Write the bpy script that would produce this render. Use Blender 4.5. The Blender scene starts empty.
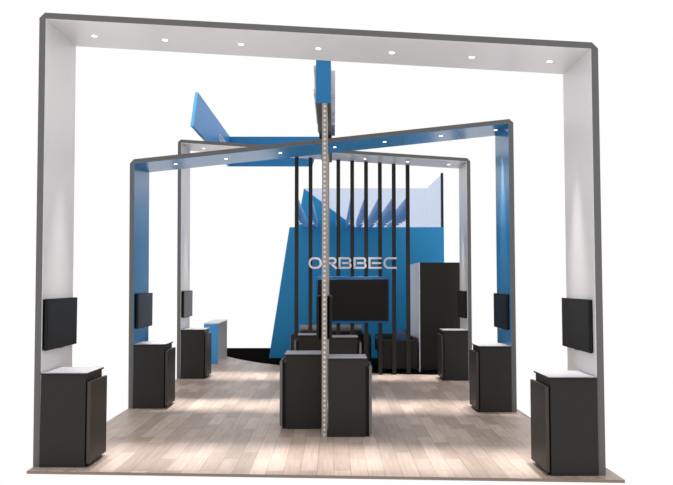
import bpy, bmesh, math
from mathutils import Vector, Matrix

S = bpy.context.scene
COL = S.collection
PI = math.pi


# ------------------------------------------------------------------ materials
def srgb(r, g, b):
    def f(v):
        v /= 255.0
        return v / 12.92 if v <= 0.04045 else ((v + 0.055) / 1.055) ** 2.4
    return (f(r), f(g), f(b), 1.0)


def mat(name, rgb, rough=0.5, spec=0.3, metal=0.0, emit=None, coat=0.0, mottled=0.04, scale=9.0):
    m = bpy.data.materials.new(name)
    m.use_nodes = True
    nt = m.node_tree
    p = nt.nodes['Principled BSDF']
    p.inputs['Roughness'].default_value = rough
    p.inputs['Specular IOR Level'].default_value = spec
    p.inputs['Metallic'].default_value = metal
    p.inputs['Coat Weight'].default_value = coat
    p.inputs['Coat Roughness'].default_value = 0.1
    c = srgb(*rgb)
    if mottled:
        tc = nt.nodes.new('ShaderNodeTexCoord')
        nz = nt.nodes.new('ShaderNodeTexNoise')
        nz.inputs['Scale'].default_value = scale
        nz.inputs['Detail'].default_value = 3.0
        mx = nt.nodes.new('ShaderNodeMix')
        mx.data_type = 'RGBA'
        mx.inputs[6].default_value = tuple(max(0, v * (1 - mottled)) for v in c[:3]) + (1,)
        mx.inputs[7].default_value = tuple(min(1, v * (1 + mottled)) for v in c[:3]) + (1,)
        nt.links.new(tc.outputs['Object'], nz.inputs['Vector'])
        nt.links.new(nz.outputs['Fac'], mx.inputs[0])
        nt.links.new(mx.outputs[2], p.inputs['Base Color'])
    else:
        p.inputs['Base Color'].default_value = c
    if emit:
        p.inputs['Emission Color'].default_value = (1, 0.97, 0.93, 1)
        p.inputs['Emission Strength'].default_value = emit
    return m


def wood_floor():
    m = bpy.data.materials.new('wood_planks')
    m.use_nodes = True
    nt = m.node_tree
    N, L = nt.nodes, nt.links
    p = N['Principled BSDF']
    p.inputs['Roughness'].default_value = 0.42
    p.inputs['Specular IOR Level'].default_value = 0.25
    tc = N.new('ShaderNodeTexCoord')
    mp = N.new('ShaderNodeMapping')
    mp.inputs['Rotation'].default_value = (0, 0, PI / 2)
    L.new(tc.outputs['Object'], mp.inputs['Vector'])
    br = N.new('ShaderNodeTexBrick')
    br.offset = 0.37
    br.offset_frequency = 2
    br.inputs['Scale'].default_value = 1.0
    br.inputs['Brick Width'].default_value = 0.86
    br.inputs['Row Height'].default_value = 0.176
    br.inputs['Mortar Size'].default_value = 0.0022
    br.inputs['Bias'].default_value = -0.05
    br.inputs['Color1'].default_value = srgb(201, 182, 170)
    br.inputs['Color2'].default_value = srgb(166, 149, 139)
    br.inputs['Mortar'].default_value = srgb(122, 108, 100)
    L.new(mp.outputs['Vector'], br.inputs['Vector'])
    mp2 = N.new('ShaderNodeMapping')
    mp2.inputs['Scale'].default_value = (14, 0.9, 1)
    L.new(tc.outputs['Object'], mp2.inputs['Vector'])
    nz = N.new('ShaderNodeTexNoise')
    nz.inputs['Scale'].default_value = 2.2
    nz.inputs['Detail'].default_value = 5
    L.new(mp2.outputs['Vector'], nz.inputs['Vector'])
    rp = N.new('ShaderNodeValToRGB')
    rp.color_ramp.elements[0].position = 0.3
    rp.color_ramp.elements[0].color = (0.84, 0.83, 0.83, 1)
    rp.color_ramp.elements[1].position = 0.7
    rp.color_ramp.elements[1].color = (1.06, 1.06, 1.06, 1)
    L.new(nz.outputs['Fac'], rp.inputs['Fac'])
    mx = N.new('ShaderNodeMix')
    mx.data_type = 'RGBA'
    mx.blend_type = 'MULTIPLY'
    mx.inputs[0].default_value = 1.0
    L.new(br.outputs['Color'], mx.inputs[6])
    L.new(rp.outputs['Color'], mx.inputs[7])
    L.new(mx.outputs[2], p.inputs['Base Color'])
    return m


def frosted_glass():
    m = bpy.data.materials.new('frosted_glass')
    m.use_nodes = True
    nt = m.node_tree
    N, L = nt.nodes, nt.links
    for n in list(N):
        if n.type != 'OUTPUT_MATERIAL':
            N.remove(n)
    out = [n for n in N if n.type == 'OUTPUT_MATERIAL'][0]
    d = N.new('ShaderNodeBsdfDiffuse')
    d.inputs['Color'].default_value = srgb(236, 239, 246)
    t = N.new('ShaderNodeBsdfTranslucent')
    t.inputs['Color'].default_value = srgb(236, 239, 246)
    tr = N.new('ShaderNodeBsdfTransparent')
    tr.inputs['Color'].default_value = srgb(236, 242, 253)
    a = N.new('ShaderNodeMixShader')
    a.inputs[0].default_value = 0.5
    b = N.new('ShaderNodeMixShader')
    b.inputs[0].default_value = 0.6
    L.new(d.outputs[0], a.inputs[1])
    L.new(t.outputs[0], a.inputs[2])
    L.new(a.outputs[0], b.inputs[1])
    L.new(tr.outputs[0], b.inputs[2])
    L.new(b.outputs[0], out.inputs['Surface'])
    return m


M = dict(
    wood=wood_floor(),
    edge_wood=mat('plank_edge', (138, 120, 109), 0.6, 0.2),
    carpet=mat('black_carpet', (17, 17, 17), 1.0, 0.0, mottled=0.25, scale=60),
    grey=mat('dark_grey_laminate', (104, 102, 101), 0.55, 0.2),
    white=mat('white_laminate', (224, 222, 223), 0.32, 0.35, mottled=0.015),
    blue=mat('blue_laminate', (60, 130, 182), 0.24, 0.4, mottled=0.03),
    vivid=mat('blue_panel', (37, 142, 198), 0.4, 0.3, mottled=0.03, scale=2),
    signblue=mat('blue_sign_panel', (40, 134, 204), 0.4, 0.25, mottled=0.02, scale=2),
    cyan=mat('lit_edge_blue', (112, 200, 250), 0.5, 0.2),  # sign blue brightened: the lit look of its end face, put into the colour
    black=mat('charcoal_laminate', (50, 48, 46), 0.4, 0.12, mottled=0.06),
    door=mat('charcoal_door', (52, 49, 46), 0.4, 0.08, mottled=0.05),
    dooredge=mat('grey_door_edge', (118, 115, 112), 0.5, 0.2),
    doorside=mat('charcoal_door_edge', (74, 69, 65), 0.5, 0.1),
    top=mat('glint_worktop', (172, 172, 178), 0.4, 0.4, mottled=0.5, scale=34),  # strong mottling paints the lamp glitter into the worktop colour
    tv=mat('screen_glass', (42, 41, 41), 0.3, 0.12, mottled=0.0),
    bezel=mat('black_plastic', (22, 22, 22), 0.5, 0.2),
    slat=mat('black_metal_slat', (44, 42, 40), 0.5, 0.2),
    strip=mat('perforated_metal', (160, 153, 147), 0.45, 0.3),
    stud=mat('pale_stud', (222, 219, 214), 0.5, 0.3, mottled=0),
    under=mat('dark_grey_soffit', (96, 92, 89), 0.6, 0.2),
    letter=mat('silver_lettering', (212, 208, 212), 0.4, 0.3, mottled=0.02),
    lamp=mat('lit_lamp', (255, 255, 250), 0.4, 0.2, emit=4.0, mottled=0),
    dot=mat('small_lit_lamp', (255, 255, 250), 0.4, 0.2, emit=0.9, mottled=0),
    leather=mat('black_leather', (38, 37, 36), 0.4, 0.3, mottled=0.08),
    bolster=mat('dark_bolster', (135, 130, 127), 0.3, 0.5, metal=0.5),
    pillowblue=mat('grey_blue_fabric', (82, 112, 146), 0.8, 0.1),
    deskblue=mat('bright_blue_laminate', (70, 154, 216), 0.4, 0.3, mottled=0.02),
    deskgrey=mat('warm_grey_panel', (206, 198, 192), 0.6, 0.2),
    cabside=mat('white_side', (243, 242, 247), 0.8, 0.0, mottled=0.02),
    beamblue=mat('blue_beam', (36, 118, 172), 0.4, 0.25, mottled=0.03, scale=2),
    mount=mat('black_wall_mount', (10, 10, 10), 0.8, 0.05, mottled=0),
    fin=mat('sheen_blue_fin', (132, 184, 230), 0.4, 0.3, mottled=0.03, scale=2),  # blue made paler, reflected sheen included in the base colour
    surround=mat('deep_blue_surround', (34, 104, 160), 0.4, 0.2, mottled=0.0),
    glass=frosted_glass(),
)


# ------------------------------------------------------------------ mesh helper
class MB:
    def __init__(self):
        self.v, self.f, self.mi = [], [], []

    def add(self, verts, faces, mi=0):
        o = len(self.v)
        self.v += [tuple(p) for p in verts]
        self.f += [tuple(i + o for i in fc) for fc in faces]
        self.mi += [mi] * len(faces)
        return self

    def box(self, x0, x1, y0, y1, z0, z1, mi=0):
        v = [(x, y, z) for z in (z0, z1) for y in (y0, y1) for x in (x0, x1)]
        f = [(0, 2, 3, 1), (4, 5, 7, 6), (0, 1, 5, 4), (2, 6, 7, 3), (0, 4, 6, 2), (1, 3, 7, 5)]
        return self.add(v, f, mi)

    def hexa(self, lo, hi, mi=0):
        v = list(lo) + list(hi)
        f = [(3, 2, 1, 0), (4, 5, 6, 7), (0, 1, 5, 4), (1, 2, 6, 5), (2, 3, 7, 6), (3, 0, 4, 7)]
        return self.add(v, f, mi)

    def prism(self, poly, fa, fb, mi=0):
        """closed polygon (list of 2d points) between two mapping functions"""
        n = len(poly)
        v = [fa(*p) for p in poly] + [fb(*p) for p in poly]
        f = [tuple(range(n)), tuple(range(2 * n - 1, n - 1, -1))]
        f += [(i, i + n, (i + 1) % n + n, (i + 1) % n) for i in range(n)]
        return self.add(v, f, mi)

    def cyl(self, a, b, r, n=20, mi=0, r2=None):
        a, b = Vector(a), Vector(b)
        d = (b - a).normalized()
        u = d.orthogonal().normalized()
        w = d.cross(u)
        r2 = r if r2 is None else r2
        v = [a + (u * math.cos(t) + w * math.sin(t)) * r for t in [2 * PI * i / n for i in range(n)]]
        v += [b + (u * math.cos(t) + w * math.sin(t)) * r2 for t in [2 * PI * i / n for i in range(n)]]
        f = [tuple(range(n - 1, -1, -1)), tuple(range(n, 2 * n))]
        f += [(i, (i + 1) % n, (i + 1) % n + n, i + n) for i in range(n)]
        return self.add(v, f, mi)

    def build(self, name, mats, parent=None, bevel=0.0, seg=2, smooth=False):
        me = bpy.data.meshes.new(name)
        me.from_pydata(self.v, [], self.f)
        mats = mats if isinstance(mats, (list, tuple)) else [mats]
        for m in mats:
            me.materials.append(m)
        for p, i in zip(me.polygons, self.mi):
            p.material_index = i
        bm = bmesh.new()
        bm.from_mesh(me)
        bmesh.ops.recalc_face_normals(bm, faces=bm.faces)
        if bevel:
            es = [e for e in bm.edges if len(e.link_faces) == 2 and e.calc_face_angle(0) > 0.5]
            bmesh.ops.bevel(bm, geom=es, offset=bevel, segments=seg, profile=0.5, affect='EDGES')
        bm.to_mesh(me)
        bm.free()
        if smooth:
            for p in me.polygons:
                p.use_smooth = True
        o = bpy.data.objects.new(name, me)
        COL.objects.link(o)
        if parent is not None:
            o.parent = parent
        return o


def tag(o, label, cat, group=None, kind=None):
    if label:
        o['label'] = label
    if cat:
        o['category'] = cat
    if group:
        o['group'] = group
    if kind:
        o['kind'] = kind
    return o


def thing(name, label, cat, loc=(0, 0, 0), group=None):
    o = bpy.data.objects.new(name, None)
    o.empty_display_size = 0.2
    o.location = loc
    COL.objects.link(o)
    return tag(o, label, cat, group)


def dup(root, loc, label):
    def cp(o, par):
        c = o.copy()
        COL.objects.link(c)
        if par is not None:
            c.parent = par
        for ch in list(o.children):
            cp(ch, c)
        return c
    r = cp(root, None)
    r.location = loc
    r['label'] = label
    return r


# ------------------------------------------------------------------ setting: floor
arc = [(2.80, 16.20), (2.25, 16.24), (1.55, 16.36), (0.80, 16.56), (-0.10, 17.10), (-1.03, 17.87),
       (-1.80, 18.64), (-2.39, 19.48), (-2.76, 20.13), (-3.21, 21.0)]
b = MB()
poly = [(-3.209, 8.06), (2.899, 7.675)] + arc
b.prism(poly, lambda x, y: (x, y, -0.03), lambda x, y: (x, y, 0.0))
o = b.build('floor', [M['wood'], M['edge_wood']])
for p in o.data.polygons:
    if p.normal.z < 0.5:
        p.material_index = 1
tag(o, 'pale brown wooden plank floor of the exhibition stand with curved rear edge', 'floor', kind='structure')
b = MB()
poly = arc + [(-3.21, 22.86), (2.95, 22.86), (2.95, 16.2)]
b.prism(poly, lambda x, y: (x, y, -0.03), lambda x, y: (x, y, 0.0))
tag(b.build('floor_rear', M['carpet']), 'black carpeted floor behind the curved edge of the planks', 'floor', kind='structure')


# ------------------------------------------------------------------ letters
def stroke(mb, pts, w, place, t0, t1, closed=False):
    """flat ribbon of width w along 2d pts with mitred joints, thickness t0..t1, mapped by place(u,v,t)"""
    n = len(pts)
    P = [Vector(p) for p in pts]
    L, R = [], []
    for i in range(n):
        a = P[(i - 1) % n] if (closed or i > 0) else None
        c = P[(i + 1) % n] if (closed or i < n - 1) else None
        d1 = (P[i] - a).normalized() if a is not None else None
        d2 = (c - P[i]).normalized() if c is not None else None
        d1 = d1 if d1 is not None else d2
        d2 = d2 if d2 is not None else d1
        n1 = Vector((-d1.y, d1.x))
        n2 = Vector((-d2.y, d2.x))
        m = (n1 + n2).normalized()
        k = w / 2 / max(0.35, m.dot(n1))
        L.append(P[i] + m * k)
        R.append(P[i] - m * k)
    rng = range(n) if closed else range(n - 1)
    for i in rng:
        j = (i + 1) % n
        q = [L[i], L[j], R[j], R[i]]
        mb.hexa([place(p.x, p.y, t0) for p in q], [place(p.x, p.y, t1) for p in q])


def arcpts(cx, cy, r, a0, a1, n=6):
    return [(cx + r * math.cos(math.radians(a0 + (a1 - a0) * i / n)), cy + r * math.sin(math.radians(a0 + (a1 - a0) * i / n)))
            for i in range(n + 1)]


def glyph(ch):
    """strokes in a cell 1.18 wide, 1 high (stroke centre lines)"""
    W, k, r = 1.13, 0.09, 0.36
    top, bot, mid = 1 - k, k, 0.5
    if ch == 'O':
        return [(arcpts(k + r, top - r, r, 180, 90) + arcpts(W - k - r, top - r, r, 90, 0)
                 + arcpts(W - k - r, bot + r, r, 0, -90) + arcpts(k + r, bot + r, r, -90, -180), True)]
    if ch == 'C':
        return [([(W, top)] + arcpts(k + r, top - r, r, 90, 180) + arcpts(k + r, bot + r, r, 180, 270) + [(W, bot)], False)]
    if ch == 'E':
        return [([(W, top), (k, top), (k, bot), (W, bot)], False), ([(k + 0.22, mid), (W - 0.05, mid)], False)]
    if ch == 'B':
        q = 0.19
        return [([(k, bot), (k, top)] + arcpts(W - k - q - 0.03, top - q, q, 90, -60, 5)
                 + arcpts(W - k - q, bot + q, q, 60, -90, 5) + [(k - 0.09, bot)], False),
                ([(k + 0.22, mid), (W - 0.2, mid)], False)]
    if ch == 'R':
        q = 0.22
        return [([(0.0, top)] + arcpts(W - k - q, top - q, q, 90, -90, 6) + [(0.12, top - 2 * q)], False),
                ([(0.62, top - 2 * q), (W, bot - 0.06)], False)]


def lettering(text, height, pitch, place, t0, t1, parent, m):
    for i, ch in enumerate(text):
        mb = MB()
        for pts, closed in glyph(ch):
            stroke(mb, [(i * pitch + x * height, y * height) for x, y in pts], 0.165 * height, place, t0, t1, closed)
        mb.build('letter', m, parent)


# ------------------------------------------------------------------ portal arches
XLO, XLI, XRI, XRO, TH = -3.212, -3.142, 2.700, 2.770, 0.066
DEPTH = 0.97
LEAN = 0.030     # the left posts lean outwards a little towards the top


class Arch:
    def __init__(s, yl, yr, zl, zr):
        s.yl, s.yr, s.zl, s.zr = yl, yr, zl, zr

    def y(s, x):
        return s.yl + (x - XLI) / (XRI - XLI) * (s.yr - s.yl)

    def z(s, x):
        return s.zl + (x - XLI) / (XRI - XLI) * (s.zr - s.zl)


def spot(name, loc, parent, power, size=25):
    l = bpy.data.lights.new(name, 'SPOT')
    l.energy = power
    l.color = (1.0, 0.96, 0.91)
    l.spot_size = math.radians(size)
    l.spot_blend = 1.0
    l.shadow_soft_size = 0.04
    o = bpy.data.objects.new(name, l)
    o.location = loc
    COL.objects.link(o)
    o.parent = parent
    return o


def make_arch(A, lining, label, lamps, power, inset):
    t = thing('portal_arch', label, 'arch', (0, A.y(0), 0), 'portal arches over the stand')
    oy = A.y(0)
    LT, G = 0.006, 0.003
    fr = lambda x, z: (x, A.y(x) - oy, z)
    bk = lambda x, z: (x, A.y(x) - oy + DEPTH, z)
    fr2 = lambda x, z: (x, A.y(x) - oy + G, z)
    bk2 = lambda x, z: (x, A.y(x) - oy + DEPTH - G, z)
    for xo, xi, s, e in ((XLO, XLI, 1, LEAN), (XRO, XRI, -1, 0.0)):
        to, ti = xo - e, xi - e
        p = MB().prism([(xo, 0), (xi, 0), (ti, A.z(ti)), (to, A.z(to))], fr, bk).build('post', M['grey'], t)
        MB().prism([(xi, 0.002), (xi + s * LT, 0.002), (ti + s * LT, A.z(ti) - LT), (ti, A.z(ti) - LT)], fr2, bk2).build('lining', lining, p)
    c = 0.062
    xl = XLO - LEAN
    bpoly = [(xl, A.z(xl)), (XRO, A.z(XRO)), (XRO, A.z(XRO) + TH - c), (XRO - c, A.z(XRO - c) + TH),
             (xl + c, A.z(xl + c) + TH), (xl, A.z(xl) + TH - c)]
    bm_ = MB().prism(bpoly, fr, bk).build('beam', M['grey'], t)
    MB().prism([(XLI - LEAN, A.z(XLI - LEAN)), (XRI, A.z(XRI)), (XRI, A.z(XRI) - LT), (XLI - LEAN, A.z(XLI - LEAN) - LT)], fr2, bk2).build('lining', lining, bm_)
    for x in lamps:
        y, z = A.y(x) - oy + inset, A.z(x) - LT
        MB().cyl((x, y, z + 0.003), (x, y, z - 0.002), 0.030, 24).build('downlight', M['lamp'], bm_)
        spot('downlight_beam', (x, y, z - 0.03), bm_, power)
    return t


A1 = Arch(8.228, 7.852, 4.862, 4.418)
A2 = Arch(11.99, 11.624, 3.855, 4.420)
A3 = Arch(15.654, 15.335, 4.857, 4.421)
LX = [-2.787, -1.954, -1.07, -0.177, 0.658, 1.554, 2.416]
P1 = 800
make_arch(A1, M['white'], 'tall white-lined portal arch at the very front edge of the plank floor', LX, P1, 0.515)
make_arch(A2, M['blue'], 'blue-lined grey portal arch whose top beam climbs to the right', [-2.603, -1.77, -0.88, 0.005, 0.814, 1.718, 2.588], P1, 0.44)
make_arch(A3, M['white'], 'white-lined portal arch furthest back, behind the blue arch, with black slats under its beam', LX, P1, 0.515)


# ------------------------------------------------------------------ counters (template: post on the left, door facing +x)
def make_counter(s, dep, label, gap=0.022, edge='doorside'):
    """origin = floor point against the post, front edge; s=+1 door faces +x, -1 door faces -x"""
    t = thing('display_counter', label, 'counter', (0, 0, 0), 'charcoal display counters')
    W = 0.486

    def bx(n, x0, x1, y0, y1, z0, z1, m, par=t, bev=0.003):
        x0, x1 = sorted((s * x0, s * x1))
        return MB().box(x0, x1, y0, y1, z0, z1).build(n, m, par, bevel=bev, seg=1)
    bx('body', 0.004, W, 0.0, dep, 0.0, 0.978, M['black'])
    c = bx('countertop', 0.004, W + 0.018, -0.014, dep + 0.014, 0.978, 0.996, M['door'])
    bx('top_surface', 0.006, W + 0.016, -0.012, dep + 0.012, 0.9955, 1.0, M['top'], c, 0)
    bx('door_frame', W - 0.02, W + gap + 0.001, 0.03, dep - 0.02, 0.0, 0.885, M['bezel'])
    d = bx('door', W + gap, W + gap + 0.036, -0.012, dep + 0.01, 0.042, 0.905, M['door'])
    bx('edge_strip', W + gap + 0.0005, W + gap + 0.0355, -0.0165, -0.0115, 0.045, 0.902, M[edge], d, 0)
    return t


cl = make_counter(1, 0.56, 'charcoal counter against the white front post on the left, nearest the left floor corner')
cl.location = (XLI + 0.003, 8.204, 0)
dup(cl, (XLI + 0.003, 11.965, 0), 'charcoal counter against the blue-lined post on the left')
dup(cl, (XLI + 0.003, 15.635, 0), 'charcoal counter against the rear white post, in front of the bright blue desk')
cr = make_counter(-1, 0.56, 'charcoal counter against the white front post on the right, nearest the right floor corner')
cr.location = (XRI - 0.003, 7.832, 0)
dup(cr, (XRI - 0.003, 11.606, 0), 'charcoal counter against the blue-lined post on the right')
dup(cr, (XRI - 0.003, 15.318, 0), 'charcoal counter against the rear white post, in front of the tall black cabinet')
ml = make_counter(-1, 0.50, 'charcoal counter on the left side of the near perforated centre post', 0.042, 'dooredge')
ml.location = (-0.166, 10.317, 0)
dup(ml, (-0.166, 14.017, 0), 'charcoal counter behind the near centre pair, on the left side of the rear centre post')
mr = make_counter(1, 0.50, 'charcoal counter on the right side of the near perforated centre post', 0.042, 'dooredge')
mr.location = (-0.080, 9.787, 0)
dup(mr, (-0.080, 13.487, 0), 'charcoal counter behind the near centre pair, on the right side of the rear centre post')


# ------------------------------------------------------------------ wall screens on the posts
def make_screen(s, label, o=0.0):
    """origin = on the post face, front edge, z=0 of the screen's bottom; s=+1 screen faces +x"""
    t = thing('wall_screen', label, 'television', (0, 0, 0), 'screens on the arch posts')

    def bx(n, x0, x1, y0, y1, z0, z1, m, par=t, bev=0.002):
        x0, x1 = sorted((s * x0, s * x1))
        return MB().box(x0, x1, y0, y1, z0, z1).build(n, m, par, bevel=bev, seg=1)
    h = bx('housing', 0.012 + o, 0.042 + o, 0.0, 0.95, 0.0, 0.555, M['bezel'], bev=0.004)
    bx('screen', 0.0405 + o, 0.0445 + o, 0.012, 0.938, 0.014, 0.543, M['tv'], h, 0)
    bx('wall_mount', 0.0, 0.014 + o, 0.015, 0.86, 0.004, 0.55, M['mount'])
    bx('sensor_bar', 0.016 + o, 0.038 + o, 0.44, 0.54, -0.012, 0.001, M['strip'], h, 0)
    return t


sl = make_screen(1, 'black screen on the white front post at the left, over the nearest left counter', 0.016)
sl.location = (XLI - 0.003, 8.23, 1.232)
dup(sl, (XLI - 0.003, 12.03, 1.232), 'dark grey screen on the blue-lined post at the left')
dup(sl, (XLI - 0.003, 15.69, 1.232), 'grey screen on the rear white post at the left, beside the bright blue desk')
sr = make_screen(-1, 'black screen on the white front post at the right, over the nearest right counter')
sr.location = (XRI - 0.0065, 7.92, 1.232)
dup(sr, (XRI - 0.0065, 11.70, 1.232), 'black screen on the blue-lined post at the right')
dup(sr, (XRI - 0.0065, 15.42, 1.232), 'black screen on the rear white post, overlapping the tall black cabinet')
sc_ = make_screen(-1, 'black screen seen edge-on, on the left face of the near perforated centre post', 0.026)
sc_.location = (-0.1565, 9.83, 1.232)
dup(sl, (-0.0885, 9.83, 1.232), 'black screen seen edge-on, on the right face of the near perforated centre post')

# ------------------------------------------------------------------ central frame: two perforated posts under a blue beam
t = thing('centre_frame', 'two narrow perforated centre posts carrying a long blue box beam with silver letters', 'frame', (0, 9.79, 0))
for dy in (0, 3.7):
    p = MB().box(-0.156, -0.0895, dy, dy + 0.98, 0, 4.297).build('post', M['strip'], t)
    s_ = MB().box(-0.149, -0.096, dy - 0.003, dy + 0.001, 0.0, 4.297)
    z = 0.03
    while z < 4.28:
        s_.cyl((-0.1225, dy - 0.0028, z), (-0.1225, dy - 0.007, z), 0.0155, 10, 1)
        z += 0.0612
    s_.build('perforated_strip', [M['strip'], M['stud']], p)
bmo = MB().box(-0.236, -0.040, 0.0, 4.92, 4.299, 4.868).build('beam', M['beamblue'], t)
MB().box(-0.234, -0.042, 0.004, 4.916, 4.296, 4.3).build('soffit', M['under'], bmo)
# raised letters on both flanks of the beam
lettering('ORBBEC', 0.38, 0.468, lambda u, v, tt: (-0.040 + tt, 0.10 + u, 4.42 + v), 0.0, 0.055, t, M['letter'])
lettering('ORBBEC', 0.38, 0.468, lambda u, v, tt: (-0.236 - tt, 2.85 - u, 4.44 + v), 0.0, 0.03, t, M['letter'])

# ------------------------------------------------------------------ L-shaped blue sign hanging high at the back
k = 1.33
X0, YB, zb, zt = -2.10 * k, 15.2 * k, 1.97 + 2.327 * k, 1.97 + 2.928 * k
t = thing('hanging_sign', 'blue two-board sign hanging above the rear of the stand, left of the centre beam', 'sign', (X0, YB, zb))
h = zt - zb
yb_, yt_ = 11.25 * k - YB, 11.62 * k - YB
lp = [(yb_, 0), (yt_, h), (0.0, h), (0.0, 0)]
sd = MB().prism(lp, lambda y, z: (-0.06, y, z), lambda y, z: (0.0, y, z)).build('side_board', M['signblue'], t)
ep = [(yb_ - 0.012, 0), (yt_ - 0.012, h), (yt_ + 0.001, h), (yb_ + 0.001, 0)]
MB().prism(ep, lambda y, z: (-0.06, y, z), lambda y, z: (0.0, y, z)).build('edge_strip', M['cyan'], sd)  # thin strip added so the board's end carries its lit tone as colour
xe_b, xe_t = 1.66 * k, 1.84 * k
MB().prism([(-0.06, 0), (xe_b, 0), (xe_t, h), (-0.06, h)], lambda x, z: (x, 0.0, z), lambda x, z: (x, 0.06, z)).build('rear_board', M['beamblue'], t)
lettering('ORBBEC', 0.21, 0.273, lambda u, v, tt: (tt, 13.75 * k - YB + u * 1.05, 0.30 + v), 0.0, 0.02, t, M['letter'])

# ------------------------------------------------------------------ black slats with blue fins
NUM = ['first', 'second', 'third', 'fourth', 'fifth', 'sixth', 'seventh', 'eighth', 'ninth']
YS = 16.29
for i in range(9):
    x = -0.805 + 0.2992 * i
    zt_ = A3.z(x) - 0.0065
    t = thing('slat', 'black vertical slat with a blue fin behind, %s of nine counting from the left' % NUM[i], 'slat', (x, YS, 0), 'black slats under the rear arch')
    MB().box(-0.041, 0.041, 0.0, 0.06, 0.0, zt_).build('bar', M['slat'], t, bevel=0.003, seg=1)
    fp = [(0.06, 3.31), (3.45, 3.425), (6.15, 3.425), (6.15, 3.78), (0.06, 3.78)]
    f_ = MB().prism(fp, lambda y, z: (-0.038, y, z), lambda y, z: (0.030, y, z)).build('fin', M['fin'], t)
    for yy in (0.30, 1.05, 1.95):
        zz = 3.31 + 0.12 * (yy - 0.06) / 3.64
        MB().cyl((-0.004, yy, zz + 0.004), (-0.004, yy, zz - 0.005), 0.036, 16).build('downlight', M['dot'], f_)

# lettering in front of the slats
t = thing('wall_lettering', 'silver capital lettering fixed across the black slats above the big screen', 'sign', (-0.545, YS - 0.012, 2.25))
lettering('ORBBEC', 0.25, 0.3205, lambda u, v, tt: (u, -tt, v), -0.010, 0.03, t, M['letter'])

# big screen
t = thing('big_screen', 'large black screen in a thin blue surround, fixed to the black slats', 'television', (0, YS, 0))
p = MB().box(-0.385, 1.197, -0.09, -0.004, 1.10, 2.085).build('surround', M['surround'], t, bevel=0.004, seg=1)
h_ = MB().box(-0.345, 1.157, -0.125, -0.088, 1.15, 2.03).build('housing', M['bezel'], t, bevel=0.004, seg=1)
MB().box(-0.333, 1.145, -0.1275, -0.1245, 1.162, 2.018).build('screen', mat('big_screen_glass', (28, 27, 26), 0.35, 0.1, mottled=0), h_)

# ------------------------------------------------------------------ blue rear wall and glazed upper room
o = MB().prism([(-1.69, 0), (2.88, 0), (2.88, 3.405), (-1.165, 3.405)], lambda x, z: (x, 19.86, z), lambda x, z: (x, 19.98, z)).build('wall_back', M['vivid'])
tag(o, 'bright blue rear wall with a sloping left edge', 'wall', kind='structure')
o = MB().box(-0.92, 2.80, 22.76, 22.80, 0, 4.79).build('wall_glass', M['glass'])
tag(o, 'pale frosted glass rear wall rising over the blue wall', 'wall', kind='structure')
o = MB().hexa([(2.87, 19.99, 0), (2.90, 19.99, 0), (2.832, 22.80, 0), (2.802, 22.80, 0)],
              [(2.87, 19.99, 4.83), (2.90, 19.99, 4.83), (2.832, 22.80, 4.80), (2.802, 22.80, 4.80)]).build('wall_right', M['glass'])
tag(o, 'pale frosted glass side wall rising over the right end of the blue wall', 'wall', kind='structure')
o = MB().box(2.815, 2.875, 19.885, 19.965, 3.405, 4.84).build('glazing_post', M['slat'])
tag(o, 'thin dark post at the right front corner of the frosted glass room', 'post')
o = MB().prism([(-1.18, 0), (0.9, 0), (0.9, 3.40), (-0.90, 4.76), (-1.15, 3.3)], lambda x, z: (x, 22.60, z), lambda x, z: (x, 22.70, z)).build('pointed_panel', M['vivid'])
tag(o, 'pointed blue panel rising behind the blue wall against the frosted glass', 'panel')

# ------------------------------------------------------------------ tall cabinet
t = thing('tall_cabinet', 'tall black storage cabinet with a white side, right of the black slats', 'cabinet', (1.87, 16.74, 0))
MB().box(0.02, 0.98, 0.03, 1.90, 0.03, 2.39).build('body', M['black'], t, bevel=0.004, seg=1)
MB().box(0.0, 0.0205, 0.0, 1.90, 0.0, 2.40).build('side_panel', M['cabside'], t)
MB().box(0.022, 0.98, 0.0, 0.029, 0.05, 2.40).build('front_panel', M['black'], t, bevel=0.003, seg=1)
MB().box(0.022, 0.98, 0.05, 1.88, 0.0, 0.03).build('plinth', M['bezel'], t)

# ------------------------------------------------------------------ blue desk at the left rear
t = thing('reception_desk', 'slim desk with bright blue end panel and grey back panel, behind the rear left counter', 'desk', (-3.14, 18.42, 0))
MB().box(0.0, 0.345, 0.0, 1.70, 0.955, 0.985).build('desktop', M['white'], t, bevel=0.003, seg=1)
MB().box(0.0, 0.34, 0.01, 0.06, 0.0, 0.955).build('end_panel', M['deskblue'], t, bevel=0.003, seg=1)
MB().prism([(0.12, 1.26), (0.335, 1.62), (0.30, 1.66), (0.08, 1.30)], lambda x, y: (x, y, 0.0), lambda x, y: (x, y, 0.955)).build('back_panel', M['deskgrey'], t)


# ------------------------------------------------------------------ seating
def rbox(n, x0, x1, y0, y1, z0, z1, m, par, bev=0.03, seg=3):
    return MB().box(x0, x1, y0, y1, z0, z1).build(n, m, par, bevel=bev, seg=seg, smooth=True)


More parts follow.
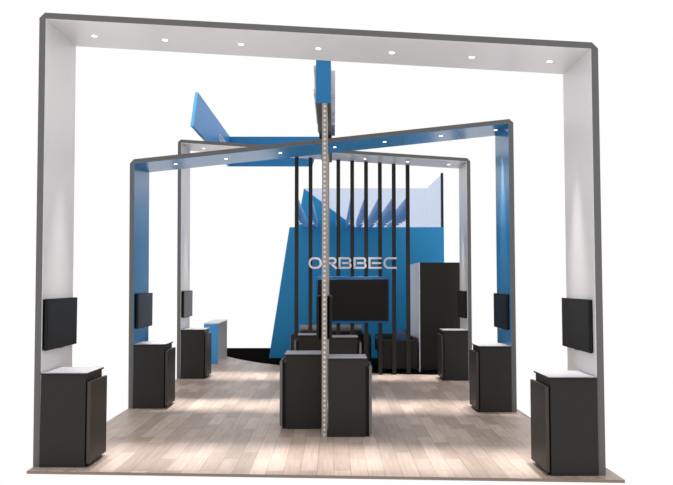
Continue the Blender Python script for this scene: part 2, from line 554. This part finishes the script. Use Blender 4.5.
t = thing('sofa', 'black leather sofa with square arms and a shiny roll back, behind the centre counters', 'sofa', (-0.07, 17.30, 0))
rbox('base', -0.74, 0.74, 0.08, 0.80, 0.07, 0.30, M['leather'], t)
for s in (-1, 1):
    x0, x1 = sorted((s * 0.745, s * 0.915))
    rbox('arm', x0, x1, 0.0, 0.85, 0.07, 0.785, M['leather'], t, 0.035)
rbox('seat_cushion', -0.735, -0.005, 0.02, 0.66, 0.30, 0.45, M['leather'], t, 0.04)
rbox('seat_cushion', 0.005, 0.735, 0.02, 0.66, 0.30, 0.45, M['leather'], t, 0.04)
rbox('backrest', -0.74, 0.74, 0.66, 0.82, 0.30, 0.79, M['leather'], t)
r_ = MB().cyl((-0.725, 0.68, 0.868), (0.725, 0.68, 0.868), 0.098, 32).build('roll_cushion', M['bolster'], t, bevel=0.015, seg=2)
for p in r_.data.polygons:
    p.use_smooth = True
for x in (-0.8, 0.8):
    for y in (0.08, 0.76):
        MB().cyl((x, y, 0.0), (x, y, 0.075), 0.02, 12).build('leg', M['bezel'], t)

t = thing('armchair', 'black leather armchair seen from behind, between the sofa and the tall cabinet', 'armchair', (1.40, 16.72, 0))
MB().hexa([(-0.34, 0.0, 0.06), (0.43, 0.0, 0.06), (0.43, 0.15, 0.06), (-0.34, 0.15, 0.06)],
          [(-0.34, 0.0, 0.70), (0.43, 0.0, 0.70), (0.43, 0.15, 0.70), (-0.34, 0.15, 0.70)]).build('backrest', M['leather'], t, bevel=0.02, seg=3)
rbox('seat', -0.30, 0.34, 0.15, 0.82, 0.08, 0.42, M['leather'], t)
MB().hexa([(-0.36, 0.10, 0.06), (-0.29, 0.10, 0.06), (-0.29, 0.85, 0.06), (-0.36, 0.85, 0.06)],
          [(-0.47, 0.04, 0.73), (-0.31, 0.10, 0.73), (-0.31, 0.85, 0.76), (-0.47, 0.85, 0.76)]).build('arm', M['leather'], t, bevel=0.02, seg=3)
MB().box(0.345, 0.44, 0.15, 0.85, 0.06, 0.74).build('arm', M['leather'], t, bevel=0.02, seg=3)
rbox('front_rail', -0.46, 0.36, 0.77, 0.86, 0.42, 0.79, M['leather'], t, 0.03)
for x in (-0.28, 0.38):
    for y in (0.05, 0.78):
        MB().cyl((x, y, 0.0), (x, y, 0.065), 0.022, 12).build('leg', M['bezel'], t)


def pillow(loc, rx, rz, w, h, d, m, label):
    mb = MB()
    n = 14
    vs, fs = [], []
    for side in (1, -1):
        o0 = len(vs)
        for i in range(n + 1):
            for j in range(n + 1):
                u, v = -1 + 2 * i / n, -1 + 2 * j / n
                e = max(0, (1 - abs(u) ** 3.2) * (1 - abs(v) ** 3.2)) ** 0.5
                # rounded corners
                q = (1 - 0.16 * v * v, 1 - 0.16 * u * u)
                vs.append((u * q[0] * w / 2, side * e * d / 2, (v * q[1] + 0.84) * h / 2))
        for i in range(n):
            for j in range(n):
                a = o0 + i * (n + 1) + j
                fs.append((a, a + 1, a + n + 2, a + n + 1))
    mb.add(vs, fs)
    o = mb.build('cushion', m, smooth=True)
    bm = bmesh.new()
    bm.from_mesh(o.data)
    bmesh.ops.remove_doubles(bm, verts=bm.verts, dist=0.0005)
    bmesh.ops.recalc_face_normals(bm, faces=bm.faces)
    bm.to_mesh(o.data)
    bm.free()
    o.location = loc
    o.rotation_euler = (rx, 0, rz)
    return tag(o, label, 'cushion', 'cushions in the armchair')


pillow((1.50, 17.12, 0.425), math.radians(-8), 0.15, 0.36, 0.50, 0.14, M['pillowblue'], 'grey-blue cushion standing in the black armchair')
pillow((1.61, 17.34, 0.425), math.radians(-6), -0.1, 0.27, 0.50, 0.14, M['leather'], 'black cushion in the armchair beside the white cabinet side')

# ------------------------------------------------------------------ daylight: plain white surroundings
w = bpy.data.worlds.new('white_surround')
S.world = w
w.use_nodes = True
w.node_tree.nodes['Background'].inputs['Color'].default_value = (1, 1, 1, 1)
w.node_tree.nodes['Background'].inputs['Strength'].default_value = 1.0

# ------------------------------------------------------------------ camera
f, cx, cy = 760.0, 336.5, 242.5
cam = bpy.data.cameras.new('camera')
cam.sensor_fit = 'HORIZONTAL'
cam.sensor_width = 36.0
cam.lens = f / 673.0 * 36.0
cam.clip_end = 200
co = bpy.data.objects.new('camera', cam)
COL.objects.link(co)
co.location = (0, 0, 1.97)
co.rotation_euler = (PI / 2 + math.atan(39.5 / f), 0, -math.atan(2.5 / math.hypot(f, 39.5)))
S.camera = co

vs_ = S.view_settings
vs_.view_transform = 'Standard'
vs_.look = 'None'
vs_.exposure = 0.0
vs_.gamma = 1.0
vs_.use_curve_mapping = False
S.cycles.max_bounces = 8
S.cycles.use_denoising = True
